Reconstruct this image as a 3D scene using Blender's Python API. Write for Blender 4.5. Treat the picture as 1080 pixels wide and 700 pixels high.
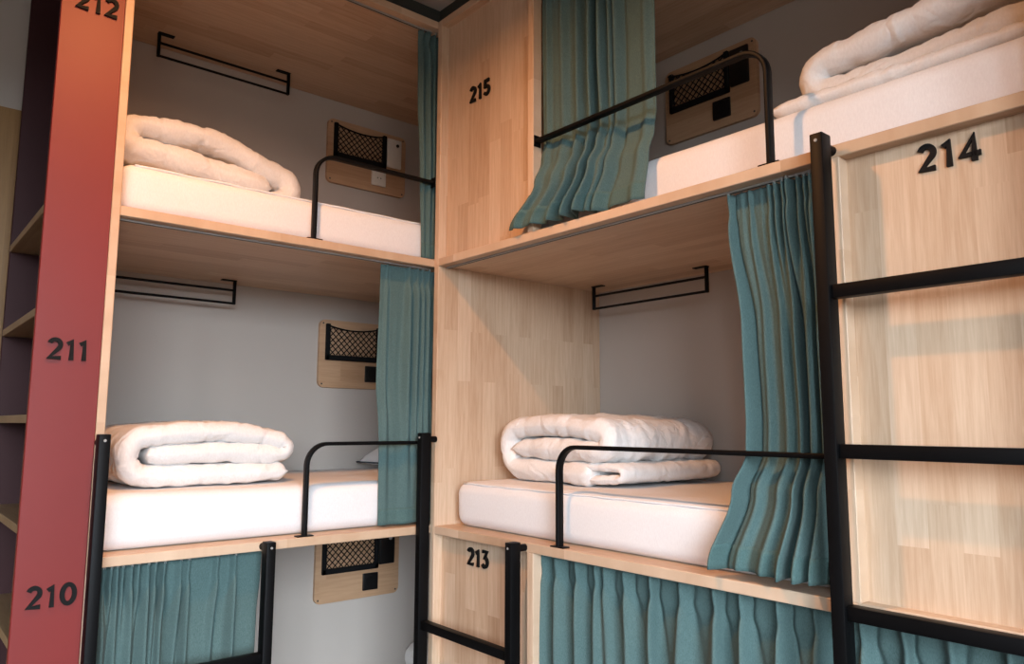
import bpy, bmesh, math, random
from mathutils import Vector, Matrix, noise
random.seed(7)
PI = math.pi
for o in list(bpy.data.objects):
    bpy.data.objects.remove(o)
SC = bpy.context.scene
COL = SC.collection

# ------------------------------------------------------------------ camera
YAW, PITCH, ROLL = math.radians(40.2272), math.radians(7.0205), math.radians(0.2417)
fw = Vector((math.sin(YAW)*math.cos(PITCH), math.cos(YAW)*math.cos(PITCH), math.sin(PITCH)))
rt = Vector((math.cos(YAW), -math.sin(YAW), 0)); up = rt.cross(fw)
r2 = math.cos(ROLL)*rt + math.sin(ROLL)*up; u2 = -math.sin(ROLL)*rt + math.cos(ROLL)*up
cam = bpy.data.cameras.new('camera'); cam.sensor_width = 36; cam.sensor_fit = 'HORIZONTAL'
cam.lens = 36*795.88/1080; cam.clip_start = 0.02
co = bpy.data.objects.new('camera', cam); COL.objects.link(co)
M = Matrix((r2, u2, -fw)).transposed().to_4x4(); M.translation = Vector((-1.6961, -2.494, 1.5864))
co.matrix_world = M; SC.camera = co

# ------------------------------------------------------------------ world, daylight, exposure
W = bpy.data.worlds.new('world'); SC.world = W; W.use_nodes = True
wt = W.node_tree; bg = wt.nodes['Background']
tcw = wt.nodes.new('ShaderNodeTexCoord'); spw = wt.nodes.new('ShaderNodeSeparateXYZ'); rw = wt.nodes.new('ShaderNodeValToRGB')
wt.links.new(tcw.outputs['Generated'], spw.inputs[0]); wt.links.new(spw.outputs['Z'], rw.inputs[0]); wt.links.new(rw.outputs[0], bg.inputs[0])
rw.color_ramp.elements[0].position = 0.0; rw.color_ramp.elements[0].color = (.07, .065, .06, 1)      # ground and buildings outside
rw.color_ramp.elements[1].position = 0.03; rw.color_ramp.elements[1].color = (.77, .885, 1.0, 1)      # overcast sky
bg.inputs[1].default_value = 50.0
# portals in the two window openings so that the sky light is sampled there
for pn, ploc, prz, psx in (('window_portal', (-2.35, -4.39, 1.835), 0, 2.2), ('window_portal.001', (-3.69, -3.8, 1.835), -PI/2, .7)):
    pl_ = bpy.data.lights.new(pn, 'AREA'); pl_.shape = 'RECTANGLE'; pl_.size = psx; pl_.size_y = 2.57
    pl_.cycles.is_portal = True
    po = bpy.data.objects.new(pn, pl_); COL.objects.link(po); po.location = ploc; po.rotation_euler = (PI/2, 0, prz)
vs = SC.view_settings
vs.view_transform = 'Standard'; vs.look = 'None'; vs.gamma = 1; vs.use_curve_mapping = False
vs.exposure = -0.78

# ------------------------------------------------------------------ materials
def lin(r, g, b):
    f = lambda c: (c/255/12.92) if c/255 <= .04045 else ((c/255+.055)/1.055)**2.4
    return (f(r), f(g), f(b), 1)
MATS = {}
def base_mat(name, rough=.6, spec=.4):
    m = bpy.data.materials.new(name); m.use_nodes = True
    b = m.node_tree.nodes['Principled BSDF']
    b.inputs['Roughness'].default_value = rough; b.inputs['Specular IOR Level'].default_value = spec
    MATS[name] = m
    return m, m.node_tree, b
def N(nt, t, **kw):
    n = nt.nodes.new(t)
    for k, v in kw.items():
        setattr(n, k, v)
    return n
def ramp(nt, fac, stops):
    r = N(nt, 'ShaderNodeValToRGB'); nt.links.new(fac, r.inputs[0])
    e = r.color_ramp.elements
    while len(e) < len(stops): e.new(.5)
    for i, (p, c) in enumerate(stops):
        e[i].position = p; e[i].color = c
    return r.outputs[0]
def mix(nt, a, b, fac, mode='MIX'):
    m = N(nt, 'ShaderNodeMix', data_type='RGBA', blend_type=mode)
    for s, v in ((m.inputs[0], fac), (m.inputs[6], a), (m.inputs[7], b)):
        if hasattr(v, 'node'): nt.links.new(v, s)
        else: s.default_value = v
    return m.outputs[2]
def bump(nt, b, height, strength, dist):
    n = N(nt, 'ShaderNodeBump'); n.inputs['Strength'].default_value = strength; n.inputs['Distance'].default_value = dist
    nt.links.new(height, n.inputs['Height']); nt.links.new(n.outputs[0], b.inputs['Normal'])
def noise_tex(nt, vec, scale, detail=4, rough=.55, dist=0):
    n = N(nt, 'ShaderNodeTexNoise'); n.inputs['Scale'].default_value = scale; n.inputs['Detail'].default_value = detail
    n.inputs['Roughness'].default_value = rough; n.inputs['Distortion'].default_value = dist
    if vec is not None: nt.links.new(vec, n.inputs['Vector'])
    return n.outputs[0]
def plain(name, col, rough=.6, spec=.4, var=.06, scale=6, bmp=0):
    m, nt, b = base_mat(name, rough, spec)
    tc = N(nt, 'ShaderNodeTexCoord')
    f = noise_tex(nt, tc.outputs['Object'], scale)
    lo = tuple(c*(1-var) for c in col[:3])+(1,); hi = tuple(min(1, c*(1+var)) for c in col[:3])+(1,)
    nt.links.new(ramp(nt, f, [(.3, lo), (.7, hi)]), b.inputs['Base Color'])
    if bmp:
        bump(nt, b, noise_tex(nt, tc.outputs['Object'], 90, 3), bmp, .002)
    return m
def wood(name, grain, across, light, mid, dark, row=.066, length=.55, rough=.42):
    """edge-glued finger-jointed board: staves of random tone with streaky grain"""
    m, nt, b = base_mat(name, rough, .35)
    tc = N(nt, 'ShaderNodeTexCoord'); oi = N(nt, 'ShaderNodeObjectInfo')
    add = N(nt, 'ShaderNodeVectorMath', operation='ADD'); nt.links.new(tc.outputs['Object'], add.inputs[0])
    sc = N(nt, 'ShaderNodeVectorMath', operation='SCALE'); sc.inputs[0].default_value = (3.7, 5.3, 2.9)
    nt.links.new(oi.outputs['Random'], sc.inputs['Scale']); nt.links.new(sc.outputs[0], add.inputs[1])
    sp = N(nt, 'ShaderNodeSeparateXYZ'); nt.links.new(add.outputs[0], sp.inputs[0])
    cb = N(nt, 'ShaderNodeCombineXYZ')
    nt.links.new(sp.outputs['XYZ'.index(grain)], cb.inputs[0]); nt.links.new(sp.outputs['XYZ'.index(across)], cb.inputs[1])
    br = N(nt, 'ShaderNodeTexBrick', offset=.37, offset_frequency=2, squash=.8, squash_frequency=3)
    nt.links.new(cb.outputs[0], br.inputs['Vector'])
    br.inputs['Color1'].default_value = (0, 0, 0, 1); br.inputs['Color2'].default_value = (1, 1, 1, 1)
    br.inputs['Scale'].default_value = 1; br.inputs['Mortar Size'].default_value = 0.0
    br.inputs['Brick Width'].default_value = length; br.inputs['Row Height'].default_value = row
    stave = br.outputs['Color']
    # stave-dependent shift of the grain so that it breaks at every joint
    off = N(nt, 'ShaderNodeVectorMath', operation='SCALE'); nt.links.new(stave, off.inputs[0]); off.inputs['Scale'].default_value = 9
    ad2 = N(nt, 'ShaderNodeVectorMath', operation='ADD'); nt.links.new(cb.outputs[0], ad2.inputs[0]); nt.links.new(off.outputs[0], ad2.inputs[1])
    mp = N(nt, 'ShaderNodeMapping'); mp.inputs['Scale'].default_value = (1.6, 26, 1); nt.links.new(ad2.outputs[0], mp.inputs[0])
    g1 = noise_tex(nt, mp.outputs[0], 3.0, 5, .6, .35)
    mp2 = N(nt, 'ShaderNodeMapping'); mp2.inputs['Scale'].default_value = (7, 190, 1); nt.links.new(ad2.outputs[0], mp2.inputs[0])
    g2 = noise_tex(nt, mp2.outputs[0], 2.0, 2, .5)
    tone = ramp(nt, stave, [(0, light), (.55, mid), (1, dark)])
    c = mix(nt, tone, ramp(nt, g1, [(.38, dark), (.62, light)]), .38)
    c = mix(nt, c, ramp(nt, g2, [(.35, tuple(x*.82 for x in mid[:3])+(1,)), (.6, light)]), .16)
    nt.links.new(c, b.inputs['Base Color'])
    bump(nt, b, g2, .12, .001)
    return m
WL, WM, WD = lin(212, 186, 160), lin(200, 169, 140), lin(178, 144, 114)
wood('wood_panel', 'Z', 'X', WL, WM, WD)
wood('wood_endwall', 'Z', 'Y', WL, WM, WD)
wood('wood_slab', 'X', 'Y', WL, WM, WD, .06, .7)
wood('wood_plate', 'X', 'Z', lin(192, 156, 124), lin(182, 145, 112), lin(164, 126, 94), .16, 1.2)
wood('wood_shelf_shaded', 'Y', 'X', lin(160, 136, 104), lin(150, 124, 92), lin(134, 108, 80), .06, .8)  # wood tones darkened to carry the shade inside the bookcase
wood('wood_door', 'Z', 'X', lin(150, 112, 66), lin(140, 103, 60), lin(126, 92, 52), .2, 2.2)
plain('red_paint', lin(116, 32, 28), .5, .4, .05, 3)
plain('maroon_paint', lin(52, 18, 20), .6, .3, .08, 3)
plain('wall_paint', lin(181, 171, 162), .9, .2, .02, 1.5, .05)
plain('ceiling_paint', lin(170, 158, 148), .9, .2, .02, 1.5)
plain('dark_trim', lin(52, 54, 50), .7, .3)
plain('floor_mat', lin(62, 51, 43), .5, .4, .1, 4)
plain('room_paint', lin(92, 78, 70), .9, .2, .03, 1.5)
plain('black_metal', lin(8, 8, 9), .5, .13, .12, 14)
plain('black_plastic', lin(16, 16, 17), .35, .5)
plain('black_net', lin(14, 14, 15), .8, .2)
plain('white_plastic', lin(228, 222, 212), .35, .5, .02)
plain('aluminium', lin(150, 147, 143), .5, .5, .03)
plain('screw_metal', lin(40, 38, 36), .3, .6)
plain('digit_black', lin(14, 13, 13), .7, .2)
plain('dark_piping', lin(55, 58, 66), .7, .3)
def cloth(name, ca, cb_, weave=900, rough=.9, bmp=.25, sheen=.3):
    m, nt, b = base_mat(name, rough, .15)
    tc = N(nt, 'ShaderNodeTexCoord')
    mp = N(nt, 'ShaderNodeMapping'); mp.inputs['Scale'].default_value = (1, 1, .35); nt.links.new(tc.outputs['Object'], mp.inputs[0])
    f = noise_tex(nt, mp.outputs[0], weave*.6, 2, .6)
    g = noise_tex(nt, tc.outputs['Object'], 7, 3)
    c = ramp(nt, f, [(.3, ca), (.7, cb_)])
    c = mix(nt, c, ca, ramp(nt, g, [(.35, (0, 0, 0, 1)), (.75, (.2, .2, .2, 1))]))
    nt.links.new(c, b.inputs['Base Color'])
    b.inputs['Sheen Weight'].default_value = sheen*.15
    if bmp: bump(nt, b, f, bmp, .0015)
    return m
cloth('curtain_cloth', lin(70, 92, 91), lin(91, 113, 111))
cloth('curtain_hem', lin(66, 90, 89), lin(87, 112, 109))
cloth('sheet', lin(224, 220, 219), lin(231, 228, 227), 500, .85, .06, .1)
m = cloth('duvet_cloth', lin(222, 217, 213), lin(231, 227, 224), 300, .6, 0, .1)
nt = m.node_tree; bs = nt.nodes['Principled BSDF']; tc = N(nt, 'ShaderNodeTexCoord')
w1 = noise_tex(nt, tc.outputs['Object'], 9, 2, .45, 1.2); w2 = noise_tex(nt, tc.outputs['Object'], 55, 2, .5, .8)
rd = N(nt, 'ShaderNodeMath', operation='ABSOLUTE'); sb = N(nt, 'ShaderNodeMath', operation='SUBTRACT'); sb.inputs[1].default_value = .5
nt.links.new(w1, sb.inputs[0]); nt.links.new(sb.outputs[0], rd.inputs[0])
mm = N(nt, 'ShaderNodeMath', operation='MULTIPLY_ADD'); nt.links.new(w2, mm.inputs[0]); mm.inputs[1].default_value = .02; nt.links.new(rd.outputs[0], mm.inputs[2])
bump(nt, bs, mm.outputs[0], .5, .03)

# ------------------------------------------------------------------ builders
class B:
    """collects shapes in local coordinates: x along the bed front, y into the bed, z up"""
    def __init__(s): s.bm = bmesh.new()
    def box(s, x0, x1, y0, y1, z0, z1, bev=0.0, seg=2):
        bm = s.bm; r = bmesh.ops.create_cube(bm, size=1)
        vs_ = r['verts']
        for v in vs_:
            v.co = Vector(((x0+x1)/2+v.co.x*(x1-x0), (y0+y1)/2+v.co.y*(y1-y0), (z0+z1)/2+v.co.z*(z1-z0)))
        if bev:
            es = list({e for v in vs_ for e in v.link_edges})
            bmesh.ops.bevel(bm, geom=es, offset=bev, segments=seg, affect='EDGES', profile=.5)
        return s
    def cyl(s, p, q, r, seg=16, r1=None):
        p, q = Vector(p), Vector(q); d = q-p
        res = bmesh.ops.create_cone(s.bm, cap_ends=True, segments=seg, radius1=r, radius2=r if r1 is None else r1, depth=d.length)
        Mx = Matrix.Translation((p+q)/2) @ d.to_track_quat('Z', 'Y').to_matrix().to_4x4()
        bmesh.ops.transform(s.bm, matrix=Mx, verts=res['verts'])
        return s
    def sweep(s, pts, sect, side):
        """sweep a closed 2-D section along pts; 'side' is the fixed sideways axis of the section"""
        bm = s.bm; pts = [Vector(p) for p in pts]; side = Vector(side); rings = []
        for i, p in enumerate(pts):
            t = (pts[min(i+1, len(pts)-1)]-pts[max(i-1, 0)]).normalized(); n = side.cross(t).normalized()
            rings.append([bm.verts.new(p+side*a+n*b) for a, b in sect])
        k = len(sect)
        for i in range(len(rings)-1):
            for j in range(k):
                bm.faces.new((rings[i][j], rings[i][(j+1) % k], rings[i+1][(j+1) % k], rings[i+1][j]))
        bm.faces.new(list(reversed(rings[0]))); bm.faces.new(rings[-1])
        return s
    def grid(s, rows, closed=False):
        bm = s.bm; V = [[bm.verts.new(p) for p in r] for r in rows]
        for i in range(len(V)-1):
            n = len(V[i])
            for j in range(n if closed else n-1):
                bm.faces.new((V[i][j], V[i][(j+1) % n], V[i+1][(j+1) % n], V[i+1][j]))
        return V
    def prism(s, outline, y0, y1):
        bm = s.bm
        a = [bm.verts.new((x, y0, z)) for x, z in outline]; b = [bm.verts.new((x, y1, z)) for x, z in outline]
        n = len(a)
        for i in range(n): bm.faces.new((a[i], a[(i+1) % n], b[(i+1) % n], b[i]))
        bm.faces.new(list(reversed(a))); bm.faces.new(b)
        return s
def circ(r, n=10): return [(r*math.cos(2*PI*i/n), r*math.sin(2*PI*i/n)) for i in range(n)]
def rsect(w, h, r=.002):
    out = []
    for cx, cy, a0 in ((w/2-r, h/2-r, 0), (-w/2+r, h/2-r, 90), (-w/2+r, -h/2+r, 180), (w/2-r, -h/2+r, 270)):
        for k in range(3):
            a = math.radians(a0+45*k); out.append((cx+r*math.cos(a), cy+r*math.sin(a)))
    return out
def roundrect(x0, x1, z0, z1, r, n=5):
    out = []
    for cx, cz, a0 in ((x1-r, z1-r, 0), (x0+r, z1-r, 90), (x0+r, z0+r, 180), (x1-r, z0+r, 270)):
        for k in range(n+1):
            a = math.radians(a0+90*k/n); out.append((cx+r*math.cos(a), cz+r*math.sin(a)))
    return out
def mesh_obj(name, b, mat, parent=None, smooth=None, loc=(0, 0, 0)):
    bm = b.bm if isinstance(b, B) else b
    bmesh.ops.recalc_face_normals(bm, faces=bm.faces[:])
    me = bpy.data.meshes.new(name); bm.to_mesh(me); bm.free()
    me.materials.append(MATS[mat])
    if smooth is True:
        for p in me.polygons: p.use_smooth = True
    elif smooth:
        for p in me.polygons: p.use_smooth = True
        me.set_sharp_from_angle(angle=math.radians(smooth))
    o = bpy.data.objects.new(name, me); COL.objects.link(o)
    o.location = loc
    if parent: o.parent = parent
    return o
def tag(o, label=None, cat=None, group=None, kind=None):
    if label: o['label'] = label
    if cat: o['category'] = cat
    if group: o['group'] = group
    if kind: o['kind'] = kind
    return o
RZ = -PI/2       # turns a thing built for the left run of bunks into the right run
def thing(name, label, cat, loc=(0, 0, 0), right=False, group=None):
    """loc is (along, depth, z) in the run's own frame"""
    o = bpy.data.objects.new(name, None); COL.objects.link(o); o.empty_display_size = .1
    u, d, z = loc
    o.location = (d, -u, z) if right else (u, d, z)
    o.rotation_euler = (0, 0, RZ if right else 0)
    return tag(o, label, cat, group)
def struct(name, b, mat):
    return tag(mesh_obj(name, b, mat), kind='structure')
def copy_tree(o, parent=None):
    c = o.copy(); COL.objects.link(c); c.parent = parent
    for ch in list(o.children): copy_tree(ch, c)
    return c

# ------------------------------------------------------------------ room shell
D = .94                  # depth of the bunks: walls stand at y = .94 and x = .94
CEIL = 3.335
XL, YF = -3.6, -4.3
ww = lambda *a: B().box(*a)
struct('floor', ww(XL-.1, D+.1, YF-.1, D+.1, -.1, 0), 'floor_mat')
struct('ceiling', ww(XL-.1, D+.1, YF-.1, D+.1, CEIL, CEIL+.1), 'ceiling_paint')
struct('wall_back', ww(XL-.1, D+.1, D, D+.1, 0, CEIL), 'wall_paint')
struct('wall_right', ww(D, D+.1, YF-.1, D, 0, CEIL), 'wall_paint')
b = B(); b.box(XL-.1, XL, YF, -4.15, 0, CEIL).box(XL-.1, XL, -3.45, D, 0, CEIL).box(XL-.1, XL, -4.15, -3.45, 0, .55).box(XL-.1, XL, -4.15, -3.45, 3.12, CEIL)
struct('wall_left', b, 'room_paint')
wx0, wx1, wz0, wz1 = -3.45, -1.25, .55, 3.12
b = B(); b.box(XL, wx0, YF-.1, YF, 0, CEIL).box(wx1, D, YF-.1, YF, 0, CEIL).box(wx0, wx1, YF-.1, YF, 0, wz0).box(wx0, wx1, YF-.1, YF, wz1, CEIL)
struct('wall_front', b, 'room_paint')
for nm, wl, wr, hw in (('window_1', (-2.35, YF-.05, .55), 0, 1.1), ('window_added', (XL-.05, -3.8, .55), PI/2, .35)):  # the narrow side window is unseen, added for frontal daylight on the right bunks
    win = tag(bpy.data.objects.new(nm, None), kind='structure'); COL.objects.link(win); win.location = wl; win.rotation_euler.z = wr
    for x0, x1, z0, z1 in ((-hw, -hw+.06, 0, 2.57), (hw-.06, hw, 0, 2.57), (-hw+.06, hw-.06, 0, .06), (-hw+.06, hw-.06, 2.51, 2.57), (-.03, .03, .06, 2.51)):
        mesh_obj('window_frame', B().box(x0, x1, -.03, .03, z0, z1, .004), 'white_plastic', win)
# shadow-gap trim between bunk roofs and ceiling
struct('trim_1', ww(-1.185, D, .02, .04, 3.2715, CEIL), 'dark_trim')
struct('trim_2', ww(.02, .04, -2.16, .02, 3.2715, CEIL), 'dark_trim')
# wooden door leaf in the wall past the bookcase
dr = struct('door_1', ww(-2.3, -1.3, D-.03, D, 0, 2.8), 'wood_door')
mesh_obj('door_handle', B().cyl((-2.2, D-.03, 1.05), (-2.2, D-.08, 1.05), .01).cyl((-2.2, D-.08, 1.05), (-2.08, D-.08, 1.05), .01), 'aluminium', dr, 40)

# ------------------------------------------------------------------ numerals
def arc(cx, cz, rx, rz, a0, a1, n=12):
    return [(cx+rx*math.cos(math.radians(a0+(a1-a0)*i/n)), cz+rz*math.sin(math.radians(a0+(a1-a0)*i/n))) for i in range(n+1)]
S_ = .19   # stroke width relative to height
GLYPH = {   # centrelines in a box of height 1; the second value is the width
 '2': ([arc(.30, .68, .22, .235, 160, -35, 14)+[(.10, .085), (.56, .085)]], .62),
 '1': ([[(.06, .74), (.24, .87), (.24, .0)]], .40),
 '0': ([arc(.34, .5, .25, .415, 90, 450, 28)], .70),
 '5': ([[(.54, .915), (.18, .915), (.15, .56)]+arc(.30, .33, .235, .25, 112, -150, 14)], .62),
 '3': ([[(.10, .915), (.50, .915), (.28, .575)]+arc(.29, .335, .235, .25, 78, -150, 14)], .62),
 '4': ([[(.46, .0), (.46, .88), (.06, .25), (.66, .25)]], .72),
}
def stroke(bm, pts, w, y0, y1, H, ox, oz):
    P = [Vector((p[0], p[1])) for p in pts]; closed = (P[0]-P[-1]).length < 1e-4
    if closed: P = P[:-1]
    n = len(P); L, R = [], []
    for i in range(n):
        a = P[i-1] if (i > 0 or closed) else None
        c = P[(i+1) % n] if (i < n-1 or closed) else None
        d0 = (P[i]-a).normalized() if a is not None else None
        d1 = (c-P[i]).normalized() if c is not None else None
        if d0 is None: d0 = d1
        if d1 is None: d1 = d0
        t = (d0+d1).normalized(); nn = Vector((-t.y, t.x)); k = 1/max(.78, nn.dot(Vector((-d0.y, d0.x))))
        L.append(P[i]+nn*w/2*k); R.append(P[i]-nn*w/2*k)
    def V(p, y): return bm.verts.new((ox+p.x*H, y, oz+p.y*H))
    lf = [V(p, y0) for p in L]; rf = [V(p, y0) for p in R]; lb = [V(p, y1) for p in L]; rb = [V(p, y1) for p in R]
    m = n if closed else n-1
    for i in range(m):
        j = (i+1) % n
        bm.faces.new((lf[i], lf[j], rf[j], rf[i])); bm.faces.new((lb[i], rb[i], rb[j], lb[j]))
        bm.faces.new((lf[i], lb[i], lb[j], lf[j])); bm.faces.new((rf[i], rf[j], rb[j], rb[i]))
    if not closed:
        bm.faces.new((lf[0], rf[0], rb[0], lb[0])); bm.faces.new((lf[-1], lb[-1], rb[-1], rf[-1]))
def number(text, parent, x, y, z, H, width):
    tot = sum(GLYPH[c][1] for c in text); gap = (width-tot*H)/(len(text)-1) if len(text) > 1 else 0
    for c in text:
        b_ = B()
        for st in GLYPH[c][0]: stroke(b_.bm, st, S_, y-.007, y, H, x, z)
        mesh_obj('digit', b_, 'digit_black', parent, 40)
        x += GLYPH[c][1]*H+gap

# ------------------------------------------------------------------ bunk carcasses
Z1, Z2, Z3, Z0, T = 1.2, 2.25, 3.2715, .18, .031
XE = -1.185              # outer face of the end panel of the left run
UE = 2.16                # right-hand end of the right run
def slab(parent, u0, u1, z, y0=0.0, name='bed_board'):
    return mesh_obj(name, B().box(u0, u1, y0, D-.002, z-T, z, .002, 1), 'wood_slab', parent, 30)
def track(parent, u0, u1, z):
    """slim twin-groove aluminium curtain track under the front edge"""
    t = mesh_obj('curtain_track', B().box(u0, u1, .036, .052, z-T-.006, z-T, .001, 1), 'aluminium', parent)
    mesh_obj('track_slot', B().box(u0+.004, u1-.004, .042, .046, z-T-.0065, z-T-.003), 'dark_trim', t)
LB = thing('bunk_bed', 'built-in three-tier pale wood bunk frame on the left against the grey wall', 'bunk bed', (0, 0, 0))
mesh_obj('end_panel', B().box(XE, -1.16, 0, D-.002, 0, Z3, .002, 1), 'wood_endwall', LB, 30)
for z in (Z0, Z1, Z2): slab(LB, -1.16, D-.002, z)
slab(LB, -1.16, D-.002, Z3, name='roof_board')
for z in (Z1, Z2, Z3): track(LB, -1.155, -.004, z)

RB = thing('bunk_bed', 'built-in three-tier pale wood bunk frame on the right with black numbers 213, 214 and 215', 'bunk bed', (0, 0, 0), True)
RB.name = 'bunk_bed.001'
mesh_obj('end_panel', B().box(0, .03, 0, D-.002, 0, Z3, .002, 1), 'wood_endwall', RB, 30)
mesh_obj('end_panel', B().box(UE-.03, UE, 0, D-.002, 0, Z3, .002, 1), 'wood_endwall', RB, 30)
for z in (Z0, Z1, Z2): slab(RB, .03, UE-.03, z)
slab(RB, .03, UE-.03, Z3, name='roof_board')
track(RB, .60, UE-.034, Z1); track(RB, .034, 1.645, Z2); track(RB, .60, UE-.034, Z3)
RC = .037
def post(u0, z0, z1): mesh_obj('post', B().box(u0, u0+.03, 0, .040, z0, z1, .0015, 1), 'wood_panel', RB, 30)
def facade(u0, u1, z0, z1, txt, ux, uz, H, wd):
    p = mesh_obj('front_panel', B().box(u0, u1, RC, RC+.018, z0, z1), 'wood_panel', RB)
    tag(p, 'wooden front panel with black number '+txt)
    number(txt, p, ux, RC, uz, H, wd)
post(.57, Z2, Z3-T); facade(.03, .57, Z2, Z3-T, '215', .183, 2.858, .066, .128)
post(.57, Z0, Z1-T); facade(.03, .57, Z0, Z1-T, '213', .20, 1.075, .064, .124)
post(1.65, Z1, Z2-T); facade(1.68, UE-.03, Z1, Z2-T, '214', 1.842, 2.142, .062, .128)

# ------------------------------------------------------------------ bookcase at the left edge
XS = -1.359
BC = thing('bookcase', 'narrow open bookcase with a tall red end board numbered 210, 211 and 212', 'bookcase', (0, 0, 0))
eb = tag(mesh_obj('end_board', B().box(XS, XE-.001, -.002, .018, 0, 3.30, .002, 1), 'red_paint', BC, 30), 'red painted board with black numbers')
number('212', eb, -1.323, -.002, 2.834, .063, .118)
number('211', eb, -1.325, -.002, 1.767, .063, .104)
number('210', eb, -1.328, -.002, 1.078, .062, .124)
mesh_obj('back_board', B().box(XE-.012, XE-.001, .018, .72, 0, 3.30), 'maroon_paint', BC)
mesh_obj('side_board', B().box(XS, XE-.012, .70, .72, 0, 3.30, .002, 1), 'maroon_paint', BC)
for k in range(-3, 7):
    z = 1.598+.3045*k
    if z < 2.3: mesh_obj('shelf', B().box(XS, XE-.012, .018, .70, z-.012, z+.012, .0015, 1), 'wood_shelf_shaded', BC)

# ------------------------------------------------------------------ ladders
def ladder(label, right, u0, u1, z0, z1, pegs, rz):
    """two box-section uprights, rungs between, round stand-off pegs to the bunk"""
    t = thing('ladder', label, 'ladder', (0, 0, 0), right, 'black bunk ladders')
    for u, zt in ((u0, z0), (u1, z1)):
        s = mesh_obj('upright', B().box(u, u+.031, -.075, -.032, 0, zt, .003, 2), 'black_metal', t, 35)
        mesh_obj('screw', B().cyl((u+.0155, -.0765, zt-.018), (u+.0155, -.074, zt-.018), .004, 10), 'aluminium', s)
    for u, z in pegs:
        mesh_obj('standoff_peg', B().cyl((u+.0155, -.05, z), (u+.0155, 0, z), .012, 16), 'black_metal', t, 40)
    for z in rz:
        mesh_obj('rung', B().box(u0+.031, u1, -.066, -.036, z-.0155, z+.0155, .002, 2), 'black_metal', t, 35)
    return t
RZL = [.16, .502, .845, 1.189, 1.532, 1.888]
ladder('short black metal ladder at the left bunk, beside the red board', False, -1.19, -.681, 1.555, 1.205, [(-1.19, 1.53), (-.681, 1.184)], RZL[:3])
ladder('short black metal ladder in the corner in front of panel 213', True, .014, .545, 1.555, 1.205, [(.014, 1.53), (.545, 1.184)], RZL[:3])
ladder('tall black metal ladder in front of panel 214 at the right edge', True, 1.648, 2.12, 2.262, 2.62, [(1.648, 2.235), (2.12, 2.235)], RZL)

# ------------------------------------------------------------------ guard rails of bent flat bar
def guard(label, right, uf, ue, zb, ztop, flip=False):
    """foot at uf on the bed board, bent over to a flange at ue"""
    t = thing('guard_rail', label, 'guard rail', (uf, 0, zb), right, 'black bunk guard rails')
    s = 1 if ue > uf else -1; r = .075; h = ztop-zb
    pts = [(0, .017, .004), (0, .017, h-r)]
    for k in range(1, 9):
        a = PI/2*k/8; pts.append((s*r*(1-math.cos(a)), .017, h-r+r*math.sin(a)))
    pts.append((ue-uf, .017, h))
    mesh_obj('bar', B().sweep(pts, rsect(.026, .013, .003), (0, 1, 0)), 'black_metal', t, 50)
    mesh_obj('foot_plate', B().box(-.03, .03, .001, .034, 0, .004, .0015, 1), 'black_metal', t, 35)
    e = ue-uf
    mesh_obj('end_flange', B().box(min(e, e-s*.004), max(e, e-s*.004), .002, .032, h-.02, h+.02), 'black_metal', t)
    return t
guard('black bent guard rail on the upper left bed', False, -.518, -.001, Z2, 2.574)
guard('black bent guard rail on the middle left bed', False, -.512, -.001, Z1, 1.517)
guard('black bent guard rail on the middle right bed, across the folded duvet', True, .708, 1.65, Z1, 1.517)
guard('black bent guard rail on the upper right bed, across the bunched curtain', True, 1.495, .60, Z2, 2.575)

# ------------------------------------------------------------------ mattresses
def mattress(label, right, u0, u1, z, h, d0=.068, d1=.925, seam=False, seed=0):
    t = thing('mattress', label, 'mattress', ((u0+u1)/2, (d0+d1)/2, z), right, 'white bunk mattresses')
    L, Dp = (u1-u0)/2, (d1-d0)/2
    bm = bmesh.new(); bmesh.ops.create_cube(bm, size=2)
    for v in bm.verts: v.co = Vector((v.co.x*L, v.co.y*Dp, (v.co.z+1)/2*h))
    bmesh.ops.bevel(bm, geom=bm.edges[:], offset=.042, segments=5, affect='EDGES', profile=.5)
    lng = [e for e in bm.edges if e.calc_length() > .3]
    bmesh.ops.subdivide_edges(bm, edges=[e for e in bm.edges if abs((e.verts[0].co-e.verts[1].co).x) > .5], cuts=40, use_grid_fill=True)
    bmesh.ops.subdivide_edges(bm, edges=[e for e in bm.edges if abs((e.verts[0].co-e.verts[1].co).y) > .4], cuts=16, use_grid_fill=True)
    for v in bm.verts:
        p = v.co*5+Vector((seed*9.1, 0, 0)); k = noise.noise(p)*.006+noise.noise(v.co*17+Vector((0, seed*3, 0)))*.002
        q = max(0, min(1, v.co.z/h))
        if v.co.y < -Dp+.05: v.co.y -= .006*math.sin(PI*q)
        v.co.y += k*(q > .05); v.co.z += k*.8*(q > .3)
    core = mesh_obj('sheet', bm, 'sheet', t, True)
    if seam:
        pts = [(-L+.04+(2*L-.08)*i/60, -Dp+.012+.002*math.sin(i*1.3), h-.008+.0025*noise.noise(Vector((i*.3, seed, 0)))) for i in range(61)]
        mesh_obj('seam', B().sweep(pts, circ(.004, 8), (0, 1, 0)), 'sheet', t, True)
    return t
mattress('white mattress on the upper left bed under a folded duvet', False, -1.15, .90, Z2, .168, seed=1, seam=True)
mattress('white mattress on the middle left bed under a three-layer folded duvet', False, -1.15, .90, Z1, .172, seed=2)
mattress('white mattress on the middle right bed behind the bent guard rail', True, .075, 2.10, Z1, .170, seed=3, seam=True)
mattress('white mattress on the upper right bed next to the bunched curtain', True, .075, 2.10, Z2, .170, d0=.098, seed=4)
mattress('white mattress on the lowest left bed', False, -1.15, .90, Z0, .17, d0=.13, seed=5)

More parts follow.
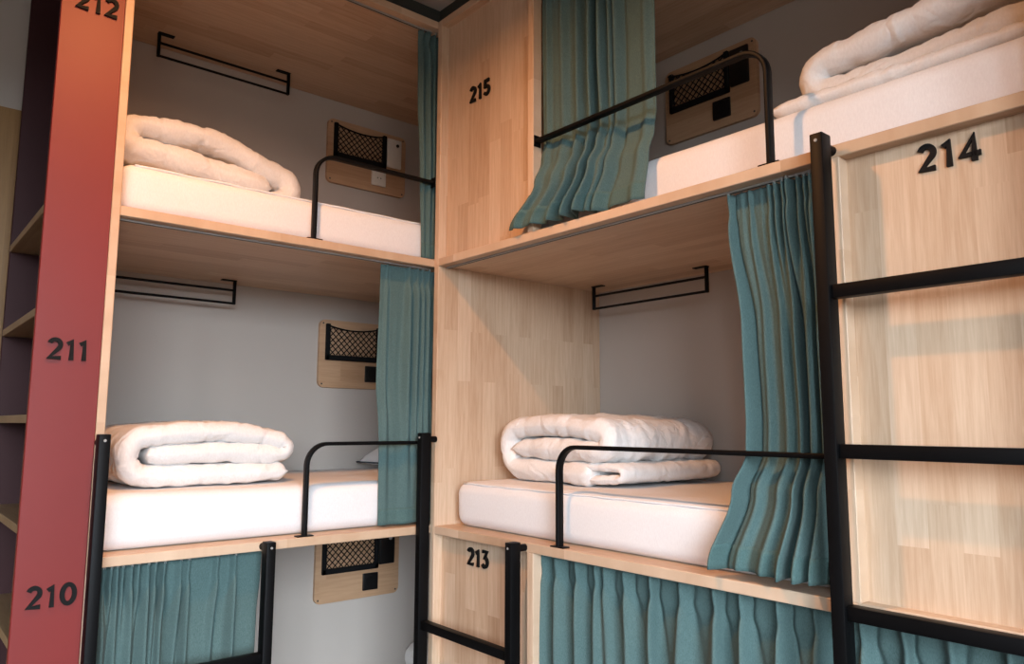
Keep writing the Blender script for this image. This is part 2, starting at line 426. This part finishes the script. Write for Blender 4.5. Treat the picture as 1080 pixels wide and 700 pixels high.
# ------------------------------------------------------------------ folded duvets
def resample(pts, n):
    P = [Vector(p) for p in pts]; acc = [0]
    for i in range(1, len(P)): acc.append(acc[-1]+(P[i]-P[i-1]).length)
    out = []; j = 0
    for k in range(n):
        s = acc[-1]*k/(n-1)
        while j < len(P)-2 and acc[j+1] < s: j += 1
        f = (s-acc[j])/max(1e-9, acc[j+1]-acc[j]); out.append(P[j].lerp(P[j+1], f))
    return out, acc[-1]
def turn(cx, cz, rx, rz, a0, a1, n=9): return arc(cx, cz, rx, rz, a0, a1, n)
def duvet_layer(name, parent, prof, h, d0, d1, seed, nv=46, puff=.17, wr=.006, hs=None, shear=0.0, sag=0.0, ends=(1, 1)):
    ns = max(30, int(resample(prof, 10)[1]/.012)); C, Ltot = resample(prof, ns)
    for _ in range(3): C = [C[0]]+[(C[i-1]+C[i]*2+C[i+1])/4 for i in range(1, ns-1)]+[C[-1]]
    Nn, curv = [], []
    for i in range(ns):
        t = (C[min(i+1, ns-1)]-C[max(i-1, 0)]).normalized(); Nn.append(Vector((-t.y, t.x)))
    for i in range(ns):
        a, c = Nn[max(0, i-2)], Nn[min(ns-1, i+2)]; curv.append(min(1, a.angle(c, 0)/.5))
    top, bot = [], []
    for i in range(ns):
        s = Ltot*i/(ns-1); rt_, rb_ = [], []
        es = 1.0
        for (q, en) in ((s, ends[0]), (Ltot-s, ends[1])):
            if en and q < h*.5: es = min(es, math.sqrt(max(.02, 1-(1-q/(h*.5))**2)))
        for j in range(nv+1):
            v = j/nv; e = min(v, 1-v)*(d1-d0); ev = math.sqrt(max(.015, 1-max(0, 1-e/(h*.55))**2))
            hh = h*(hs(s/Ltot) if hs else 1)
            st = .5*(1-abs(math.sin(PI*s/puff+seed)))**5 + .4*(1-abs(math.sin(PI*(v*(d1-d0))/puff+1)))**6
            P = Vector((s*7, v*5, seed*3.3))
            wv = noise.noise(P*1.3)*1.0+noise.noise(P*3.1)*.6
            cr = curv[i]*(math.sin(v*(d1-d0)*70+noise.noise(Vector((s*7, v*9, seed)))*9)*.0028)
            fine = (1-abs(noise.noise(Vector((s*24, v*13, seed+5)))))**6*.004
            half = (hh/2)*es*ev*(1-.22*st)+(wv*wr+cr-fine)*min(1, e/.02)*es
            pk_ = (1-abs(math.sin(PI*s/.062+noise.noise(Vector((s*4, seed, 0)))*2)))**4     # puckers along the stitched edge
            half *= 1-.42*pk_*max(0, 1-e/.045)
            half = max(.002, half)
            y = d0+v*(d1-d0)+shear*s
            edge = noise.noise(Vector((s*6, v*2+9, seed)))*.020*(1-min(1, e/.15))
            c = C[i]+Vector((0, -sag*(2*v-1)**2))
            a = c+Nn[i]*half; bb = c-Nn[i]*min(half, hh/2*es)
            rt_.append(Vector((a.x, y+edge, a.y))); rb_.append(Vector((bb.x, y+edge, bb.y)))
        top.append(rt_); bot.append(rb_)
    b_ = B(); bm = b_.bm
    rows = [top[i]+list(reversed(bot[i])) for i in range(ns)]
    V = b_.grid(rows, closed=True)
    for R_, fl in ((V[0], False), (V[-1], True)):
        n = nv+1
        for j in range(n-1):
            f = (R_[j], R_[j+1], R_[2*n-2-j], R_[2*n-1-j])
            bm.faces.new(f if fl else tuple(reversed(f)))
    return mesh_obj(name, b_, 'duvet_cloth', parent, True)
G = 'folded white duvets on the beds'
# upper left: flat under-layer, then a long loop humped over it
t = thing('folded_duvet', 'cream-lit folded duvet heaped on the upper left bed', 'duvet', (-.82, .25, Z2+.176), False, G)
h = .096
prof = [(.225, .052), (.10, .074), (-.05, .094), (-.17, .104)]+turn(-.232, .148, .052, .044, 265, 95)+[(-.10, .198), (0, .200), (.10, .178), (.20, .132)]+turn(.262, .068, .050, .050, 60, -75)+[(.18, .016), (0, .016), (-.15, .017), (-.315, .018)]
def hs212(q): return 1 if q < .66 else max(.36, 1-(q-.66)*6)
duvet_layer('folded_layer', t, prof, h, -.02, .60, 1.0, hs=hs212, wr=.008)
# middle left: neat three-layer roll
t = thing('folded_duvet', 'white duvet folded into three neat layers on the middle left bed', 'duvet', (-.773, .2, Z1+.178), False, G)
h = .075
prof = [(.315, .037), (.15, .034), (-.05, .034), (-.2, .034)]+turn(-.255, .100, .055, .064, 268, 95, 12)+[(-.1, .178), (.05, .182), (.2, .166), (.26, .152)]+turn(.290, .122, .032, .026, 75, -80)+[(.20, .102), (.05, .110), (-.1, .106), (-.243, .102)]
prof = [(x*.87, z) for x, z in prof]
duvet_layer('folded_layer', t, prof, h, .0, .60, 2.0, wr=.006)
# middle right: thick bulging duvet with a loose leaf sticking out at the foot end
t = thing('folded_duvet', 'bulky wrinkled folded duvet behind the guard rail on the middle right bed', 'duvet', (.42, .24, Z1+.178), True, G)
h = .086
prof = [(.20, .038), (.05, .036), (-.12, .038)]+turn(-.205, .118, .065, .080, 262, 95, 12)+[(-.08, .207), (.05, .207), (.17, .194)]+turn(.222, .152, .050, .040, 75, -85)+[(.12, .118), (0, .120), (-.12, .120), (-.215, .116)]
duvet_layer('folded_layer', t, prof, h, 0, .62, 3.0, wr=.008)
leaf = [(.10, .062), (.22, .064)]+turn(.315, .043, .018, .019, 85, -85)+[(.22, .018), (.10, .017)]
duvet_layer('loose_leaf', t, leaf, .034, .02, .60, 4.0, wr=.003)
# upper right: fat U-fold over a flat under-layer
t = thing('folded_duvet', 'white puffy U-folded duvet on the upper right bed above number 214', 'duvet', (1.75, .1, Z2+.178), True, G)
h = .085
prof = [(.34, .21), (.2, .205), (0, .185), (-.14, .168)]+turn(-.205, .118, .05, .049, 92, 268, 10)+[(-.1, .078), (0, .082), (.2, .088), (.34, .092)]
duvet_layer('folded_layer', t, prof, h, .12, .68, 5.0, wr=.006, puff=.14)
under = [(-.325, .020), (-.1, .020), (.1, .020), (.34, .020)]
duvet_layer('under_layer', t, under, .05, .04, .72, 6.0, wr=.003)
# lowest left: heaped bedding at the pillow end
t = thing('folded_duvet', 'white bedding just showing in the corner of the lowest left bed', 'duvet', (.67, .3, Z0+.176), False, G)
prof = [(.25, .04), (0, .04), (-.12, .045)]+turn(-.17, .075, .03, .032, 265, 95)+[(-.05, .112), (.1, .115), (.25, .112)]
duvet_layer('folded_layer', t, prof, .07, 0, .58, 7.0)
# ------------------------------------------------------------------ pillow
def pillow(label, loc, w, dp, h, rz):
    t = thing('pillow', label, 'pillow', loc, False); t.rotation_euler.z = rz
    n = 26; rows_t, rows_b, rim = [], [], []
    for i in range(n+1):
        a, c_ = [], []
        for j in range(n+1):
            u, v = 2*i/n-1, 2*j/n-1
            k = (max(0, 1-abs(u)**2.6)*max(0, 1-abs(v)**2.6))**.5
            pin = 1-.07*(1-abs(u))**0*(1-u*u) if False else 1
            x = u*w/2*(1-.06*(1-v*v)*(abs(u)**3)); y = v*dp/2*(1-.08*(1-u*u)*(abs(v)**3))
            nz = noise.noise(Vector((u*2, v*2, 3)))*.008
            a.append(Vector((x, y, .028+k*h*.62+nz*k))); c_.append(Vector((x, y, .028-k*.027)))
        rows_t.append(a); rows_b.append(c_)
    b_ = B(); b_.grid(rows_t); b_.grid([list(reversed(r)) for r in rows_b]); bmesh.ops.remove_doubles(b_.bm, verts=b_.bm.verts[:], dist=.0008)
    p = mesh_obj('pillow_case', b_, 'sheet', t, True)
    loop = [rows_t[i][0] for i in range(n+1)]+[rows_t[n][j] for j in range(1, n+1)]+[rows_t[i][n] for i in range(n-1, -1, -1)]+[rows_t[0][j] for j in range(n-1, 0, -1)]
    b_ = B(); L_ = len(loop)
    rings = []
    for i in range(L_):
        tt = (loop[(i+1) % L_]-loop[i-1]).normalized(); sd = tt.cross(Vector((0, 0, 1))).normalized(); nn = sd.cross(tt)
        rings.append([loop[i]+sd*x+nn*y for x, y in circ(.004, 6)])
    rings.append(rings[0]); b_.grid(rings, closed=True)
    mesh_obj('piping', b_, 'dark_piping', p, True)
pillow('white pillow with thin dark piping lying at the curtain end of the middle left bed', (.50, .68, Z1+.174), .66, .44, .20, 0)

# ------------------------------------------------------------------ curtains
def sm(t): return t*t*(3-2*t)
def key(keys, z):
    """keys: list of (z, uL, uR, base depth, sigma, amplitude) from top to bottom"""
    if z >= keys[0][0]: return keys[0][1:]
    for a, c in zip(keys, keys[1:]):
        if z >= c[0]:
            f = sm((a[0]-z)/(a[0]-c[0])); return tuple(p+(q-p)*f for p, q in zip(a[1:], c[1:]))
    return keys[-1][1:]
def curtain(label, right, keys, pleats, seed, tilt=0.0, merge=0.0, step=.0035, nz=64, hem=.06, group='teal bunk curtains'):
    """pleats: (position 0..1, strength, lean) ridges that stand out towards the room"""
    ztop, zbot = keys[0][0], keys[-1][0]
    u0, u1 = min(k[1] for k in keys), max(k[2] for k in keys)
    t = thing('curtain', label, 'curtain', ((keys[-1][1]+keys[-1][2])/2, .045, zbot), right, group)
    ou, od = (keys[-1][1]+keys[-1][2])/2, .045
    nu = int((u1-u0)/step)
    def point(s, z, off=0.0):
        uL, uR, base, sig, amp = key(keys, z)
        wdt = uR-uL; u = uL+s*wdt; d = base+tilt*sm(min(1, s/.62)); du = 0
        dz = ztop-z
        pin = math.exp(-((dz-.055)/.022)**2)                 # stitched pinch below the heading
        drift = noise.noise(Vector((z*1.3, seed*5, 0)))
        for k, (ps, st, ln) in enumerate(pleats):
            pk = ps+.012*noise.noise(Vector((k*3.1, z*1.7, seed)))*min(1, dz/.2)
            x = (s-pk)*wdt; sg = sig*(1-.35*pin)*(.8+.5*((k*37) % 10)/10)
            g = math.exp(-(x/sg)**2)
            if k % 2: st = st*(1-merge*min(1, max(0, dz-.06)/.35))
            d -= amp*st*g*(1-.25*pin)
            du += ln*amp*st*g
            x2 = x-2.1*sg
            d += amp*st*.35*math.exp(-(x2/(sg*1.1))**2)
        d += .004*noise.noise(Vector((s*9, z*2.2, seed)))*min(1, dz/.15)
        return Vector((u+du-ou, d-od-off, z-zbot))
    rows = [[point(i/nu, ztop-(ztop-zbot)*j/nz+(.006*noise.noise(Vector((i*.05, seed, 1))) if j == nz else 0)) for i in range(nu+1)] for j in range(nz+1)]
    b_ = B(); b_.grid(rows)
    c = mesh_obj('cloth_panel', b_, 'curtain_cloth', t, True)
    m = c.modifiers.new('thickness', 'SOLIDIFY'); m.thickness = .0022; m.offset = 0
    b_ = B(); b_.grid([[point(i/nu, zbot+hem*(1-j/5)+(.006*noise.noise(Vector((i*.05, seed, 1))) if j == 5 else 0)-.0005*(j == 5), .0022) for i in range(nu+1)] for j in range(6)])
    hm = mesh_obj('hem', b_, 'curtain_hem', t, True)
    m = hm.modifiers.new('thickness', 'SOLIDIFY'); m.thickness = .0018; m.offset = 0
    for ps, st, ln in pleats[::1]:
        q = point(ps, ztop)
        mesh_obj('hook', B().box(q.x-.003, q.x+.003, q.y+.002, q.y+.006, q.z-.004, q.z+.012), 'aluminium', t)
    return t
def even(n, a=.03, b=.97, seed=0, st=1, ln=.25):
    rr = random.Random(seed)
    return [(a+(b-a)*(i+.5*(rr.random()-.5)*(0 < i < n-1))/(n-1), st*(.75+.5*rr.random()), ln*(rr.random()*1.4-.4)) for i in range(n)]
TZ1, TZ2, TZ3 = Z1-T-.008, Z2-T-.008, Z3-T-.008
# lowest right, long pleated curtain
us = [.602, .67, .757, .834, .874, .953, 1.049, 1.159, 1.261, 1.347, 1.459, 1.552, 1.658, 1.741, 1.837, 1.947, 2.04]
pl = [((u-.594)/(2.12-.594), .8+.4*random.random(), .5*random.random()-.1) for u in us]
curtain('long pleated teal curtain closing the lowest right bunk under the bed board', True,
        [(TZ1, .594, 2.12, .060, .010, .026), (1.10, .594, 2.12, .064, .012, .034), (.9, .594, 2.12, .070, .020, .046), (.2, .60, 2.11, .072, .024, .048)], pl, 1)
# lowest left, half-drawn curtain, crowded at the red-board end
us = [-1.128, -1.112, -1.095, -1.078, -1.06, -1.036, -1.014, -.987, -.959, -.917, -.888, -.80, -.745]
pl = [((u+1.14)/(1.14-.645), .85+.3*random.random(), .5*random.random()-.1) for u in us]
curtain('short half-drawn teal curtain of the lowest left bunk behind the ladder', False,
        [(TZ1, -1.14, -.645, .056, .005, .024), (1.10, -1.14, -.645, .060, .0055, .032), (.95, -1.14, -.65, .068, .0085, .040), (.2, -1.13, -.66, .072, .011, .042)], pl, 2, merge=.8, step=.0025)
# middle left, drawn to the corner
us = [-.185, -.092, -.052, -.024, .005]
pl = [((u+.214)/.259, a, .1) for u, a in zip(us, (.45, 1, 1, .9, .8))]
curtain('teal curtain drawn back to the corner of the middle left bunk', False,
        [(TZ2, -.214, .045, .056, .005, .022), (2.1, -.212, .045, .062, .006, .034), (1.75, -.214, .045, .070, .010, .040), (1.56, -.207, .045, .056, .012, .022), (1.517, -.205, .045, .053, .013, .016), (1.209, -.203, .045, .050, .020, .010)], pl, 3)
# upper left, a sliver in the corner
curtain('narrow dark green curtain bunched in the corner of the upper left bunk', False,
        [(TZ3, -.066, .045, .054, .007, .020), (3.0, -.062, .045, .056, .008, .022), (2.6, -.046, .045, .053, .008, .016), (2.262, -.034, .045, .050, .008, .008)], even(5, .1, .9, 5), 4)
# upper right, bunched behind the rail and spilling over the board
pl = [(.06, .30, .1), (.20, .35, .2), (.33, .7, .3), (.44, 1.1, .4), (.54, 1.25, .3), (.61, 1.1, .2), (.68, .9, -.1), (.93, .25, .1)]
curtain('olive-lit teal curtain bunched by panel 215 and spilling out under the guard rail', True,
        [(TZ3, .602, 1.06, .044, .008, .030), (3.1, .602, 1.06, .044, .009, .038), (2.8, .602, 1.06, .046, .011, .040), (2.62, .602, 1.06, .048, .011, .034),
         (2.575, .602, 1.06, .048, .011, .032), (2.50, .602, 1.06, .034, .012, .044), (2.42, .592, 1.06, .004, .013, .050), (2.268, .497, 1.06, -.020, .014, .052)], pl, 5, tilt=.055, nz=80)
# middle right, swept towards the tall ladder
us = [1.352, 1.381, 1.407, 1.438, 1.465, 1.484, 1.503, 1.526, 1.547, 1.567, 1.587, 1.62]
pl = [((u-1.34)/.30, .85+.3*random.random(), .5*random.random()-.15) for u in us]
pl = [(s, a*([.8, .12, .30, .10, .55][i] if i < 5 else 1.1), l) for i, (s, a, l) in enumerate(pl)]
curtain('teal curtain gathered beside the tall ladder of the middle right bunk', True,
        [(TZ2, 1.34, 1.64, .056, .005, .024), (2.12, 1.342, 1.64, .060, .0055, .032), (1.85, 1.372, 1.64, .072, .0085, .042), (1.60, 1.372, 1.64, .080, .009, .046),
         (1.517, 1.368, 1.64, .080, .009, .046), (1.42, 1.345, 1.645, .046, .010, .050), (1.226, 1.292, 1.645, .008, .012, .050)], pl, 6, merge=.85, step=.0025, nz=80)

# ------------------------------------------------------------------ towel rails hung from the boards above
def towel_rail(label, loc, right, w):
    t = thing('towel_rail', label, 'towel rail', loc, right, 'black towel rails under the boards')
    for x in (0, w):
        s = 1 if x == 0 else -1
        br = mesh_obj('bracket', B().box(x-.006, x+.006, -.008, .008, -.108, -.003, .002, 1), 'black_metal', t, 35)
        mesh_obj('bracket_foot', B().box(min(x-s*.006, x+s*.06), max(x-s*.006, x+s*.06), -.012, .012, -.005, -.0005, .001, 1), 'black_metal', br, 35)
    for z in (-.045, -.103):
        mesh_obj('bar', B().cyl((0, 0, z), (w, 0, z), .0055, 10), 'black_metal', t, 40)
towel_rail('black two-bar towel rail under the roof of the upper left bunk', (-.885, .80, Z3-T), False, .578)
towel_rail('black two-bar towel rail in the middle left bunk beside the red board', (-1.08, .83, Z2-T), False, .578)
towel_rail('black two-bar towel rail in the middle right bunk above the bulky duvet', (.125, .80, Z2-T), True, .615)

# ------------------------------------------------------------------ bedside wall plates with net pocket, lamp switch and socket
def wall_plate(label, loc, right, pale):
    """loc: lower left corner at the wall"""
    t = thing('bedside_plate', label, 'wall plate', loc, right, 'wooden bedside plates on the walls')
    PW, PH = .46, .335
    mesh_obj('backing_board', B().prism(roundrect(0, PW, 0, PH, .03), -.018, -.001), 'wood_plate', t, 30)
    x0, x1, z0, z1 = .030, .335, .135, .315
    pk = mesh_obj('net_pocket', B().box(x0, x0+.022, -.034, -.018, z0, z1, .003, 1).box(x1-.022, x1, -.034, -.018, z0, z1, .003, 1).box(x0, x1, -.034, -.018, z0, z0+.026, .003, 1), 'black_net', t, 35)
    b_ = B(); sag = lambda x: z1-.006-.022*(1-((2*x-x0-x1)/(x1-x0))**2)
    xa, xb, zb = x0+.02, x1-.02, z0+.024; st = .031
    for sgn in (1, -1):
        for k in range(-14, 26):
            pts = []
            for i in range(61):
                x = xa+(xb-xa)*i/60; z = zb+sgn*(x-(xa+k*st))
                if zb <= z <= sag(x): pts.append((x, -.030-.0012*sgn, z))
            if len(pts) > 1: b_.sweep([pts[0], pts[-1]], circ(.0024, 6), (0, 1, 0))
    b_.sweep([(xa+(xb-xa)*i/16, -.03, sag(xa+(xb-xa)*i/16)) for i in range(17)], circ(.004, 6), (0, 1, 0))
    mesh_obj('netting', b_, 'black_net', pk, True)
    pm = 'white_plastic' if pale else 'black_plastic'
    w = mesh_obj('lamp_switch', B().box(.340, .428, -.032, -.018, .150, .310, .006, 2), pm, t, 35)
    mesh_obj('button', B().cyl((.400, -.036, .276), (.400, -.031, .276), .009, 14), 'black_plastic' if pale else 'aluminium', w, 40)
    s = mesh_obj('socket', B().box(.252, .336, -.030, -.018, .034, .116, .004, 2), pm, t, 35)
    mesh_obj('socket_face', B().cyl((.294, -.031, .075), (.294, -.0295, .075), .030, 24), pm, s, 40)
    for dx in (-.0095, .0095):
        mesh_obj('socket_hole', B().cyl((.294+dx, -.0316, .075), (.294+dx, -.0305, .075), .0035, 10), 'black_plastic', s)
    for x, z in ((.018, .018), (PW-.018, .018), (.018, PH-.018), (PW-.018, PH-.018)):
        mesh_obj('screw', B().cyl((x, -.0195, z), (x, -.0175, z), .0045, 10), 'screw_metal', t, 40)
wall_plate('wooden plate with net pocket and white switch and socket in the upper left bunk', (-.035, D, 2.803), False, True)
wall_plate('wooden plate with black net pocket half hidden by curtain in the middle left bunk', (-.042, D, 1.765), False, False)
wall_plate('wooden plate with black net pocket, switch and socket in the lowest left bunk', (-.022, D, .738), False, False)
wall_plate('wooden plate with black net pocket and switch behind the upper right guard rail', (.462, D, 2.825), True, False)

# ------------------------------------------------------------------ warm ceiling lamp (above the frame)
LP = thing('ceiling_lamp', 'round white ceiling lamp giving warm light above the bunks', 'lamp', (-1.15, -.9, CEIL))
m, nt, bs = base_mat('lamp_glow', .5); bs.inputs['Base Color'].default_value = (1, .9, .75, 1)
bs.inputs['Emission Color'].default_value = (1, .52, .22, 1); bs.inputs['Emission Strength'].default_value = 5
mesh_obj('housing', B().cyl((0, 0, -.03), (0, 0, -.001), .11, 32), 'white_plastic', LP, 40)
mesh_obj('diffuser', B().cyl((0, 0, -.038), (0, 0, -.03), .095, 32), 'lamp_glow', LP, 40)
l = bpy.data.lights.new('lamp_light', 'AREA'); l.shape = 'DISK'; l.size = .09; l.energy = 62; l.spread = math.radians(164); l.color = (1, .45, .165)
lo = bpy.data.objects.new('lamp_light', l); COL.objects.link(lo); lo.parent = LP; lo.location = (0, 0, -.045)

# ------------------------------------------------------------------ put each group's Empty at the base of its thing
for root in [o for o in COL.objects if o.type == 'EMPTY' and o.parent is None and o.name.split('.')[0] in ('bunk_bed', 'ladder', 'bookcase')]:
    pts = [c.location+Vector(v) for c in root.children for v in c.bound_box]
    lo_, hi_ = [min(p[i] for p in pts) for i in range(3)], [max(p[i] for p in pts) for i in range(3)]
    off = Vector(((lo_[0]+hi_[0])/2, (lo_[1]+hi_[1])/2, lo_[2]))
    root.location = root.location+Matrix.Rotation(root.rotation_euler.z, 3, 'Z') @ off
    for c in root.children: c.location = c.location-off
